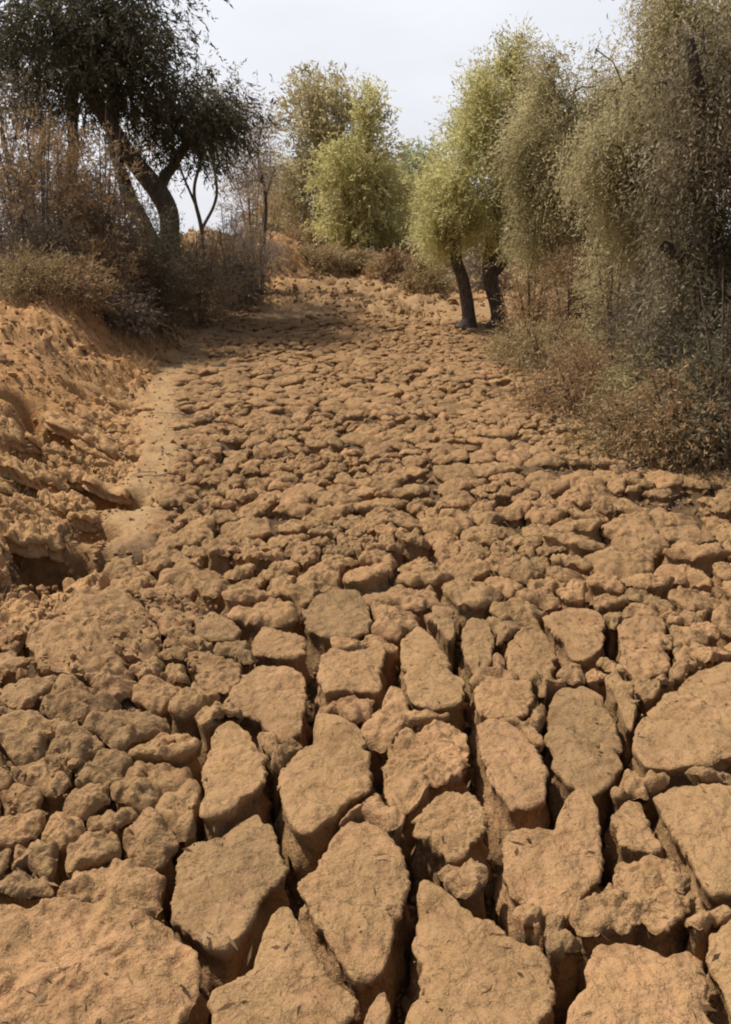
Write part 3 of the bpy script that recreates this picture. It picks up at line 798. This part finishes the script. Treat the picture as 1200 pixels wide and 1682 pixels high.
def grow(name, label, cat, base, stems, blobs, ntip, per, leaf, droop, mats, seed, group=None, spread=.18, tipr=.004, gap=-.15, parts=('trunk', 'crown'), strand=.35, bend=.15):
    """stems: polylines of (x,y,z,r); blobs: (center, radii, weight); tips join the nearest wood, leaves hang in strands from the tips"""
    rng = np.random.default_rng(seed)
    pos, par, rmin = [], [], []
    SV, SQ, so = [], [], 0
    for si, st in enumerate(stems):
        L0 = np.linalg.norm(np.diff(np.array(st)[:, :3], axis=0), axis=1).sum()
        st = smooth_line(st, max(.06, L0 / 40)); prev = -1
        w_ = np.stack([noise(np.arange(len(st)) * .22, si * 3.1, q, seed) for q in (1.5, 5.5, 9.5)], 1)
        st[:, :3] += w_ * np.minimum(.6 * st[:, 3:4], .08) * np.linspace(0, 1, len(st))[:, None] ** .3
        v, q = sweep(st[:, :3], st[:, 3], 12 if st[0, 3] > .05 else 6, si)
        SV.append(v); SQ.append(q + so); so += len(v)
        for p in st:
            pos.append(p[:3]); par.append(prev); rmin.append(p[3]); prev = len(pos) - 1
    n0 = len(pos)
    pts = []
    wts = np.array([b[2] for b in blobs], float); wts /= wts.sum()
    size = np.mean([np.mean(b[1]) for b in blobs])
    while len(pts) < ntip:
        i = rng.choice(len(blobs), p=wts); c, rd, _ = blobs[i]
        q = rng.normal(size=3); q = q / np.linalg.norm(q) * rng.random() ** (1 / 2.2)
        p = np.array(c) + q * np.array(rd)
        if float(noise(p[0] * 1.6 / size, p[1] * 1.6 / size, p[2] * 1.6 / size, seed)) < gap: continue
        pts.append(p)
    pts = np.array(pts)
    P0 = np.array(pos[:n0])
    d0 = np.array([np.min(((P0 - p) ** 2).sum(1)) for p in pts])
    pts = pts[np.argsort(d0)]
    A = np.zeros((n0 + 2 * ntip, 3)); A[:n0] = P0; cnt = n0
    tips = []
    for p in pts:
        e = A[:cnt] - p
        dist = np.sqrt((e ** 2).sum(1)) + .5 * np.maximum(0, A[:cnt, 2] - p[2] + .05)
        j = int(np.argmin(dist))
        mid = (A[j] + p) / 2 + rng.normal(0, bend, 3) * np.linalg.norm(A[j] - p) + np.array([0, 0, .08 * np.linalg.norm(A[j] - p)])
        A[cnt] = mid; par.append(j); rmin.append(0); cnt += 1
        A[cnt] = p; par.append(cnt - 1); rmin.append(0); tips.append(cnt); cnt += 1
    par = np.array(par); acc = np.zeros(cnt); acc[tips] = tipr ** 2.2
    order = range(cnt - 1, -1, -1)
    for i in order:
        if par[i] >= 0: acc[par[i]] += acc[i]
    rad = acc ** (1 / 2.2)
    rad = np.where(np.array(rmin) > 0, np.array(rmin), np.minimum(rad, .6 * max(rmin)))
    rad = np.maximum(rad, tipr)
    ii = np.where(par >= 0)[0]; ii = ii[ii >= n0]
    root = empty(name, base); tag(root, label, cat, group)
    b3 = np.array(base, float)
    V, Q = tube_mesh(A[par[ii]], A[ii] , np.minimum(rad[par[ii]], rad[ii] * 1.6 + .002), rad[ii], 7)
    V = np.concatenate([V] + SV); Q = np.concatenate([Q] + [q + len(V) - so for q in SQ])
    link(parts[0], mesh(parts[0], V - b3, [Q], mats[0]), root)
    # leaves
    T = A[tips]; ctr = np.average(np.array([b[0] for b in blobs]), axis=0, weights=wts)
    ns_ = max(1, per // 8)
    st = np.repeat(T, ns_, 0) + rng.normal(0, spread, (len(T) * ns_, 3)) * np.array([1, 1, .8])
    od = st - ctr; od /= np.linalg.norm(od, axis=1, keepdims=True) + 1e-6
    sd = od * (1 - droop) + rng.normal(0, .45, st.shape); sd[:, 2] += .25 * (1 - droop) - droop * 1.3
    sd /= np.linalg.norm(sd, axis=1, keepdims=True)
    sl = strand * rng.uniform(.4, 1.2, len(st))
    k = 8
    tt = (np.arange(k) + .5) / k
    P = st[:, None] + sd[:, None] * (sl[:, None] * tt)[..., None]
    P[..., 2] -= (droop * .5 * sl[:, None] * tt ** 2)
    P = P.reshape(-1, 3)
    D = np.repeat(sd, k, 0) + rng.normal(0, .6, P.shape)
    L = leaf[0] * rng.uniform(.6, 1.4, len(P)); W = leaf[1] * rng.uniform(.6, 1.4, len(P))
    V, Q = leaves_mesh(P, D, L, W, rng)
    link(parts[1], mesh(parts[1], V - b3, [Q], mats[1], False), root)
    return root

def P3(px, py, Y, r=None):
    p = at_px(px, py, Y)
    return (*p, r) if r is not None else tuple(p)

def blob(px, py, Y, wpx, hpx, dep, wt=1.0):
    k = Y / F
    return (P3(px, py, Y), (wpx * k, dep, hpx * k), wt)

def gz(x, y): return float(S(x, y))

def foot(px, Y):
    x = at_px(px, 400, Y)[0]
    return (x, Y, gz(x, Y) - .05)

# left: dark leaning tree
f = foot(275, 18)
grow('leaning_tree', 'dark tree with several leaning stems and dark olive foliage on the left bank', 'tree', f,
     [[(*f, 0.217), P3(272, 350, 18.00, 0.191), P3(225, 270, 17.70, 0.166), P3(170, 190, 17.25, 0.140), P3(110, 90, 16.80, 0.102), P3(60, -40, 16.50, 0.064)],
      [(*f, 0.179), P3(240, 380, 18.15, 0.153), P3(200, 290, 18.45, 0.128), P3(180, 180, 18.75, 0.102), P3(200, 60, 18.60, 0.064)],
      [P3(260, 310, 18.00, 0.115), P3(300, 245, 18.30, 0.076), P3(335, 195, 18.45, 0.051), P3(362, 168, 18.60, .012)],
      [(*f, 0.128), P3(130, 340, 17.40, 0.115), P3(122, 240, 17.10, 0.102), P3(118, 150, 16.80, 0.089), P3(140, 20, 16.50, 0.064)]],
     [blob(60, 60, 16.50, 110, 75, 1.80, 1.6), blob(190, 70, 17.40, 85, 70, 1.65, 1.5), blob(255, 30, 18.00, 38, 35, 1.20, .6), blob(150, -60, 17.25, 160, 70, 1.95, 1.2), blob(60, 180, 17.10, 70, 50, 1.20, .35), blob(220, 160, 18.00, 70, 40, 1.20, .4), blob(345, 190, 18.3, 42, 45, .9, .55), blob(300, 215, 18.3, 35, 35, .8, .35), blob(285, 160, 18.30, 30, 45, 0.90, .25)],
     540, 96, (.12, .028), .55, (B_DARK, L_DARK), 3, spread=.34, gap=-.05)
# thin pale tree behind it
f = foot(332, 20)
grow('thin_tree', 'thin grey twiggy tree with sparse pale leaves right of the leaning tree', 'tree', f,
     [[(*f, .05), P3(330, 380, 20, .045), P3(318, 310, 20, .035), P3(335, 240, 20, .03), P3(320, 170, 20, .012)], [P3(330, 380, 20, .035), P3(355, 320, 20, .03), P3(348, 240, 20, .022), P3(372, 165, 20, .01)], [P3(322, 340, 20, .03), P3(290, 260, 20, .02), P3(278, 190, 20, .01)]],
     [blob(330, 175, 20, 65, 50, 1.2, 1), blob(270, 190, 20, 60, 45, 1.2, .7), blob(375, 230, 20, 30, 60, 1.2, .7), blob(225, 250, 20, 60, 50, 1.2, .5)],
     230, 48, (.09, .024), .4, (B_GREY, L_GREY), 5, spread=.28)
# pale sparse tree far left edge
f = foot(60, 16)
grow('sparse_tree', 'sparse grey brown tree at the far left edge, half hidden by scrub', 'tree', f,
     [[(*f, .10), P3(50, 320, 16, .08), P3(70, 230, 16, .05), P3(60, 160, 16, .03)], [P3(52, 340, 16, .06), P3(15, 270, 16, .05), P3(0, 190, 16, .03)]],
     [blob(30, 300, 16, 70, 45, .9), blob(130, 320, 16, 70, 45, .9), blob(40, 200, 16, 70, 60, .9, .5)],
     220, 48, (.08, .02), .4, (B_GREY, L_GREY), 15, spread=.24)
# little spindly tree between
f = foot(428, 22)
grow('spindly_tree', 'small spindly grey green tree left of the domed tree', 'tree', f,
     [[(*f, .045), P3(436, 330, 22, .035), P3(424, 260, 22, .025), P3(432, 200, 22, .012)], [P3(434, 330, 22, .025), P3(450, 280, 22, .012)], [P3(430, 300, 22, .025), P3(408, 250, 22, .012)]],
     [blob(430, 215, 22, 24, 30, .5, 1), blob(425, 285, 22, 32, 40, .6, 1.2)],
     110, 48, (.07, .02), .35, (B_DARK, L_GREY), 6, spread=.16)
# domed tree
f = foot(535, 33)
grow('domed_tree', 'olive brown tree with a rounded dome crown in the middle distance', 'tree', f,
     [[(*f, .2), P3(532, 350, 33, .15), P3(525, 260, 33, .1), P3(525, 180, 33, .04)], [P3(532, 380, 33, .14), P3(570, 300, 33, .08), P3(580, 230, 33, .04)]],
     [blob(525, 205, 33, 62, 72, 1.5, 2), blob(500, 300, 33, 48, 70, 1.3, 1.2), blob(570, 260, 33, 45, 60, 1.3, 1), blob(540, 370, 33, 60, 45, 1.2, .9)],
     420, 110, (.12, .045), .3, (B_BROWN, L_OLIVE), 8, spread=.24, gap=-.4)
# bright green tree in front, with feathery side top
f = foot(590, 28)
grow('green_tree', 'bright yellow green tree in front and right of the domed tree', 'tree', f,
     [[(*f, .15), P3(592, 360, 28, .12), P3(600, 280, 28, .08), P3(610, 190, 28, .03)], [P3(592, 380, 28, .1), P3(560, 310, 28, .06)], [P3(596, 370, 28, .1), P3(635, 300, 28, .06)]],
     [blob(570, 290, 28, 50, 60, 1.1, 1.4), blob(618, 300, 28, 42, 75, 1.1, 1.4), blob(598, 365, 28, 75, 38, 1.2, 1.1), blob(608, 200, 28, 18, 50, .5, .45)],
     400, 110, (.11, .035), .35, (B_BROWN, L_GREEN), 9, spread=.2, gap=-.35)
f = foot(692, 55)
grow('distant_tree', 'pale green tree far away in the gap between the middle trees', 'tree', f,
     [[(*f, .2), P3(692, 340, 55, .12), P3(690, 270, 55, .05)]],
     [blob(690, 300, 55, 32, 55, 1.6, 1), blob(672, 350, 55, 35, 40, 1.6, .8), blob(715, 345, 55, 38, 50, 1.6, .9)],
     300, 64, (.2, .08), .2, (B_BROWN, L_PALE), 10, spread=.4, gap=-.6)
f = foot(652, 48)
grow('distant_tree', 'low fresh green tree far away, behind the right side of the bright green tree', 'tree', f,
     [[(*f, .2), P3(655, 370, 48, .12), P3(650, 310, 48, .05)]],
     [blob(655, 345, 48, 32, 48, 1.6, 1), blob(640, 380, 48, 30, 36, 1.6, .8)], 200, 64, (.17, .07), .2, (B_BROWN, L_GREEN), 31, spread=.35, gap=-.6)
f = foot(740, 40)
grow('distant_tree', 'fresh green tree far away, behind the left side of the twin trunk tree', 'tree', f,
     [[(*f, .2), P3(738, 370, 40, .12), P3(735, 300, 40, .05)]],
     [blob(728, 335, 40, 35, 60, 1.6, 1), blob(750, 385, 40, 45, 36, 1.6, .8)], 220, 64, (.15, .06), .2, (B_BROWN, L_GREEN), 32, spread=.32, gap=-.6)
f = foot(455, 42)
grow('distant_tree', 'dull olive tree far away, left of the domed tree', 'tree', f,
     [[(*f, .2), P3(455, 360, 42, .12), P3(452, 300, 42, .05)]],
     [blob(455, 320, 42, 28, 55, 1.6, 1), blob(440, 375, 42, 40, 36, 1.6, .8)], 200, 56, (.15, .05), .2, (B_BROWN, L_OLIVE), 33, spread=.32, gap=-.4)
# twin trunked tree
f = foot(790, 16.5)
grow('twin_trunk_tree', 'yellow green tree on two dark bare trunks at the right edge of the bed', 'tree', f,
     [[(*foot(770, 16.5), .24), P3(769, 528, 16.5, .15), P3(768, 510, 16.5, .125), P3(760, 460, 16.5, .11), P3(748, 415, 16.5, .10), P3(760, 320, 16.5, .08), P3(775, 220, 16.5, .05), P3(800, 120, 16.5, .02)],
      [(*foot(822, 16.5), .27), P3(820, 526, 16.5, .17), P3(818, 505, 16.5, .14), P3(806, 460, 16.5, .135), P3(808, 410, 16.5, .12), P3(822, 320, 16.5, .09), P3(838, 200, 16.5, .06), P3(838, 90, 16.5, .02)],
      [P3(812, 450, 16.5, .07), P3(845, 415, 16.3, .05), P3(880, 380, 16.2, .035)]],
     [blob(785, 290, 16.5, 62, 90, 1.0, 2), blob(770, 370, 16.5, 75, 50, 1.0, 1.3), blob(810, 190, 16.5, 48, 70, .8, 1.3), blob(838, 105, 16.5, 22, 60, .4, .45), blob(860, 320, 16.5, 60, 90, 1.0, 1.6), blob(735, 340, 16.5, 40, 70, .8, .8)],
     640, 144, (.068, .019), .4, (B_DARK, L_GREEN), 12, spread=.13, gap=-.2)
# trees to the right
f = foot(960, 14)
grow('broad_tree', 'broad dull olive tree behind the dry scrub, right of the twin trunks', 'tree', f,
     [[(*f, .16), P3(955, 430, 14, .13), P3(940, 300, 14, .1), P3(935, 200, 14, .05), P3(946, 140, 14, .012)], [P3(955, 430, 14, .1), P3(1000, 310, 14, .07), P3(1010, 220, 14, .015)]],
     [blob(950, 175, 14, 62, 65, .9, 1.3), blob(940, 290, 14, 75, 80, 1.0, 1.7), blob(1010, 240, 14, 70, 100, 1.0, 1.5), blob(905, 370, 14, 60, 55, .8, .9), blob(885, 235, 14, 45, 60, .8, .7), blob(900, 130, 14, 22, 45, .5, .3), blob(985, 380, 14, 90, 60, 1.0, 1.2)],
     1250, 104, (.058, .016), .6, (B_BROWN, L_OLIVE), 13, spread=.14, gap=-.15)
f = foot(1060, 11)
grow('drooping_tree', 'tall olive tree with drooping twigs near the right edge', 'tree', f,
     [[(*f, .15), P3(1062, 420, 11, .12), P3(1080, 280, 11, .09), P3(1100, 150, 11, .04), P3(1110, 20, 11, .01)], [P3(1070, 380, 11, .08), P3(1020, 230, 11, .04), P3(1012, 160, 11, .01)]],
     [blob(1100, 80, 11, 80, 75, .9, 1.6), blob(1060, 190, 11, 70, 70, .8, 1.3), blob(1005, 110, 11, 40, 50, .6, .55), blob(990, 260, 11, 50, 60, .6, .6), blob(1130, 220, 11, 70, 90, .8, 1.4), blob(1060, 330, 11, 75, 70, .8, 1.2), blob(1150, 0, 11, 100, 60, .9, 1)],
     1150, 104, (.052, .013), .75, (B_GREY, L_OLIVE), 14, spread=.13, gap=-.08)
f = foot(1185, 8.6)
grow('shady_tree', 'dark trunked tree with hanging branches cut off by the right edge', 'tree', f,
     [[(*f, .2), P3(1180, 560, 8.6, .17), P3(1175, 440, 8.6, .14), P3(1160, 330, 8.6, .1), P3(1150, 200, 8.5, .07), P3(1130, 60, 8.4, .04)],
      [(*foot(1230, 8.6), .14), P3(1225, 500, 8.7, .11), P3(1250, 300, 8.8, .08), P3(1240, 100, 8.8, .05)],
      [P3(1178, 500, 8.6, .08), P3(1130, 430, 8.5, .06), P3(1090, 400, 8.4, .04)]],
     [blob(1180, 120, 8.6, 90, 110, .7, 1.2), blob(1160, 270, 8.6, 75, 90, .7, 1.2), blob(1130, 440, 8.6, 75, 90, .6, 1.1), blob(1200, 430, 8.8, 90, 110, .7, 1.4), blob(1260, 250, 8.8, 90, 200, .9, 1.6), blob(1110, 560, 8.7, 70, 70, .6, .7), blob(1230, 600, 8.9, 90, 90, .8, 1)],
     850, 80, (.06, .014), .85, (B_DARK, leafmat('mixed_shady_leaves', [(0.07, 0.055, 0.03), (0.20, 0.16, 0.085), (0.52, 0.43, 0.29)], 0.4)), 16, spread=.15, gap=-.2)

# ------------------------------------------------------------------ scrub
def scrub(name, label, px, Y, wpx, hpx, mats, seed, group, ntip=110, per=40, leaf=(.05, .014), dep=.5, droop=.2, dy=0):
    f = foot(px, Y)
    k = Y / F; W, H = wpx * k, hpx * k
    rng = np.random.default_rng(seed + 900)
    stems = []
    for i in range(9):
        a = rng.uniform(0, 6.28); q = rng.uniform(.3, .9)
        ex, ey = W * q * math.cos(a), dep * q * math.sin(a)
        h = H * rng.uniform(.7, 1.25)
        b = (f[0] + ex * .15, f[1] + ey * .15, f[2])
        stems.append([(*b, .016), (f[0] + ex * .5, f[1] + ey * .5, f[2] + h * .5, .011), (f[0] + ex, f[1] + ey, f[2] + h, .005)])
    return grow(name, label, 'bush', f, stems, [((f[0], f[1], f[2] + H * .5), (W, dep, H * .6), 1)], ntip, per, leaf, droop, mats, seed, group, spread=.10, tipr=.0028, gap=-.3, parts=('stems', 'foliage'), strand=.2, bend=.2)

GL, GR, GB = 'dry grey scrub on the left bank', 'dry scrub along the right bank', 'low bushes at the far end of the bed'
for i, (lab, px, Y, w_, h_, lm) in enumerate([
    ('grey twiggy bush at the left edge, under the sparse tree', 20, 13.5, 70, 190, L_GREY),
    ('brown grey bush left of the leaning tree, tallest of the left scrub', 95, 14.0, 60, 210, L_BROWN),
    ('tangled dry bush in front of the leaning stems', 170, 13.8, 60, 150, L_GREY),
    ('low dark brown bush at the foot of the leaning tree', 205, 15.3, 50, 120, L_BROWN),
    ('low grey bush nearest the orange bank on the far left', 60, 12.4, 75, 90, L_GREY),
    ('sprawling low bush above the orange bank, right of the grey one', 150, 12.8, 70, 80, L_BROWN),
    ('pale dry bush below the spindly tree', 425, 21, 40, 90, L_GREY),
    ('rusty brown bush left of the orange mound', 375, 21, 45, 110, L_BROWN),
    ('brown bush behind the orange mound', 440, 29, 40, 110, L_BROWN),
    ('low straw coloured tuft bush on top of the bank, at the left edge', 35, 11.3, 55, 60, L_STRAW),
    ('low brown tuft bush on top of the bank, second from the left edge', 115, 11.6, 55, 60, L_BROWN),
    ('low grey brown tuft bush where the bank meets the track', 190, 12.2, 45, 60, L_SCRUB),
    ('brown matted bush hiding the foot of the leaning tree', 222, 15.5, 45, 75, L_BROWN),
    ('small grey bush between the leaning tree and the track', 268, 17.2, 30, 40, L_GREY),
    ('dark matted bush between the leaning tree and the thin grey tree', 300, 18.2, 45, 70, L_DARK),
    ('tall tangled brown thicket left behind the leaning stems', 165, 13.5, 75, 240, L_BROWN),
    ('tall dark thicket right behind the leaning stems', 250, 13.8, 60, 190, L_DARK),
    ('tall brown thicket below the sparse tree', 60, 13.0, 85, 250, L_BROWN),
    ('dark low bush right of the thin grey tree, at the head of the track', 375, 19.5, 45, 60, L_DARK),
    ('tall brown twiggy bush directly in front of the thin grey tree', 320, 16.5, 55, 120, L_BROWN),
    ('rust coloured bush between the spindly tree and the mound', 415, 24, 50, 150, L_BROWN),
    ('pale brown bush left of the spindly tree', 375, 19, 45, 130, L_GREY)]):
    scrub('dry_bush', lab, px, Y, w_, h_, (B_GREY if i % 2 else B_BROWN, L_SCRUB if lm is L_GREY and Y < 15 else lm), 100 + i, GL, ntip=230, per=40, leaf=(.055, .013), dep=.6)
for i, (lab, px, Y, w_, h_, lm) in enumerate([
    ('straw brown bush just right of the twin trunks', 880, 14.5, 45, 120, L_BROWN),
    ('tall brown bush in front of the broad tree', 945, 12.5, 60, 170, L_BROWN),
    ('olive tinged bush right of the tall brown bush', 1020, 11.5, 60, 190, L_OLIVE),
    ('low straw coloured bush at the bed edge, below the broad tree', 905, 11.5, 60, 80, L_STRAW),
    ('grey brown bush under the drooping tree', 1085, 9.6, 70, 150, L_SCRUB),
    ('low brown bush at the bed edge, nearest on the right bank', 1010, 9.0, 70, 90, L_BROWN),
    ('dark low bush in the shade of the shady tree', 1150, 8.1, 75, 110, L_SCRUB),
    ('trailing bush at the right edge below the shady tree', 1225, 7.7, 70, 110, L_DARK),
    ('low olive bush between the brown bush and the shady tree', 1085, 8.2, 55, 80, L_OLIVE),
    ('straggling brown brush nearest the bed on the right, tips on the clods', 1070, 6.8, 80, 85, L_STRAW),
    ('dark brown brush in front of the shady trunk', 1150, 6.5, 85, 150, L_BROWN),
    ('dark brush cut off by the right edge, nearest of all', 1230, 6.3, 80, 260, L_DARK),
    ('thin dry brush spilling onto the bed below the tall brown bush', 965, 8.6, 80, 75, L_BROWN),
    ('dry brush at the foot of the straw brown bush', 870, 12.3, 55, 60, L_STRAW)]):
    scrub('scrub_bush', lab, px, Y, w_, h_, (B_BROWN, lm), 200 + i, GR, ntip=180, per=48, leaf=(.045, .012), droop=.35)
for i, (lab, px, Y, w_, h_, lm) in enumerate([
    ('low brown bush left of the domed tree', 500, 30, 28, 45, L_BROWN),
    ('grey green bush under the domed tree', 545, 30, 45, 60, L_OLIVE),
    ('dark bush under the bright green tree', 610, 29, 50, 60, L_DARK),
    ('brown bush below the distant pale tree', 672, 29, 45, 50, L_BROWN),
    ('olive bush left of the twin trunks', 725, 25, 45, 80, L_OLIVE),
    ('pale bush seen between the twin trunks', 790, 22, 40, 80, L_GREY),
    ('low straw bush at the head of the bed, below the domed tree', 520, 24.5, 45, 34, L_STRAW),
    ('small brown bush right of the hummock', 650, 23.5, 42, 36, L_BROWN),
    ('small straw bush left of the twin trunks, on bare earth', 705, 21.5, 36, 34, L_STRAW),
    ('straw coloured bush on the pale hummock', 585, 25, 40, 26, L_STRAW)]):
    scrub('low_bush', lab, px, Y, w_, h_, (B_BROWN, lm), 300 + i, GB, ntip=150, per=40, leaf=(.09, .03), dep=.8)

# ------------------------------------------------------------------ dry grass and litter
def grass(name, label, x, y, h, mat, seed, nb=9, wd=.006):
    rng = np.random.default_rng(seed)
    n = len(x); z = G(x, y)
    P = np.repeat(np.stack([x, y, z], 1), nb, 0) + rng.normal(0, .025, (n * nb, 3)) * [1, 1, 0]
    D = rng.normal(0, .45, (n * nb, 3)); D[:, 2] = 1
    L = np.repeat(h, nb) * rng.uniform(.4, 1.2, n * nb)
    V, Q = leaves_mesh(P, D, L, np.full(n * nb, wd) * rng.uniform(.6, 1.5, n * nb), rng)
    tag(link(name, mesh(name, V, [Q], mat, False)), label, None, kind='stuff')
n = 5200
y = RNG.uniform(6.5, 32, n); sd = RNG.random(n) < .5
x = np.where(sd, XL(y) - .35 - np.abs(RNG.normal(0, 2.0, n)), XR(y) + .1 + np.abs(RNG.normal(0, 1.6, n)))
k = (noise(x * 1.2, y * 1.2, 0, 8) > -.1) & ~((x < XL(y)) & (y < 8.5))
x, y = x[k], y[k]
grass('dry_grass', 'dry straw grass and fallen twigs along both banks', x, y, .16 + .10 * RNG.random(len(x)), L_BROWN, 55)
px_ = RNG.normal(0, 1, (260, 2)); ci = RNG.integers(0, 13, 260)
gx = np.array([PW[i][0][0] for i in ci]) + px_[:, 0] * .22; gy = np.array([PW[i][0][1] for i in ci]) + px_[:, 1] * .28
k = SM(gx, gy) < .2; gx, gy = gx[k], gy[k]
grass('bank_grass', 'withered olive grass tufts round the hollows of the left bank', gx, gy, .06 + .05 * RNG.random(len(gx)), L_DARK, 57, 9, .005)
n = 2600
y = RNG.uniform(18, 40, n); x = RNG.uniform(-5, 5, n)
k = noise(x * 1.0, y * .6, 0, 18) > .0
x, y = x[k], y[k]
grass('sparse_grass', 'sparse dry grass at the head of the bed', x, y, np.full(len(x), .16), L_STRAW, 56, 8, .012)
n = 7000
y = 1.3 + 15 * RNG.random(n) ** 1.3; x = (RNG.random(n) * 2 - 1) * (.5 * y + .3)
k = (SM(x, y) < .3) & (RNG.random(n) < .12 + .88 * np.clip((np.abs(x - .1) - .20 * y), 0, 1))
k &= np.array([b_ > 4.3 or inside_any((a, b_)) for a, b_ in zip(x, y)])
x, y = x[k], y[k]; n = len(x)
P = np.stack([x, y, S(x, y) + np.where(y < 4.3, .012, .004)], 1); D = RNG.normal(0, 1, (n, 3)); D[:, 2] *= .15
V, Q = leaves_mesh(P, D, .035 * RNG.uniform(.5, 1.5, n), .010 * RNG.uniform(.5, 1.4, n), np.random.default_rng(5))
tag(link('fallen_leaves', mesh('fallen_leaves', V, [Q], L_BROWN, False)), 'dry fallen leaves lying on the mud', None, kind='stuff')
n = 420
y = 6 + 11 * RNG.random(n); x = np.where(RNG.random(n) < .65, XR(y) + RNG.normal(-.3, .6, n), XL(y) + RNG.normal(.1, .6, n))
a = RNG.uniform(0, 6.28, n); L = RNG.uniform(.05, .35, n) * np.interp(y, [2, 7], [.4, 1])
A = np.stack([x, y, S(x, y) + .015], 1); B = A + np.stack([np.cos(a) * L, np.sin(a) * L, RNG.normal(.01, .05, n) * L], 1)
B[:, 2] += S(B[:, 0], B[:, 1]) - S(x, y); M_ = (A + B) / 2 + RNG.normal(0, .02, (n, 3))
v1, q1 = tube_mesh(A, M_, np.full(n, .004), np.full(n, .0035), 5); v2, q2 = tube_mesh(M_, B, np.full(n, .0035), np.full(n, .0015), 5)
tag(link('fallen_twigs', mesh('fallen_twigs', np.concatenate([v1, v2]), [q1, q2 + len(v1)], B_GREY)), 'dead twigs fallen along the edges of the bed', None, kind='stuff')
print('clods', ns, 'blocks', len(blocks))
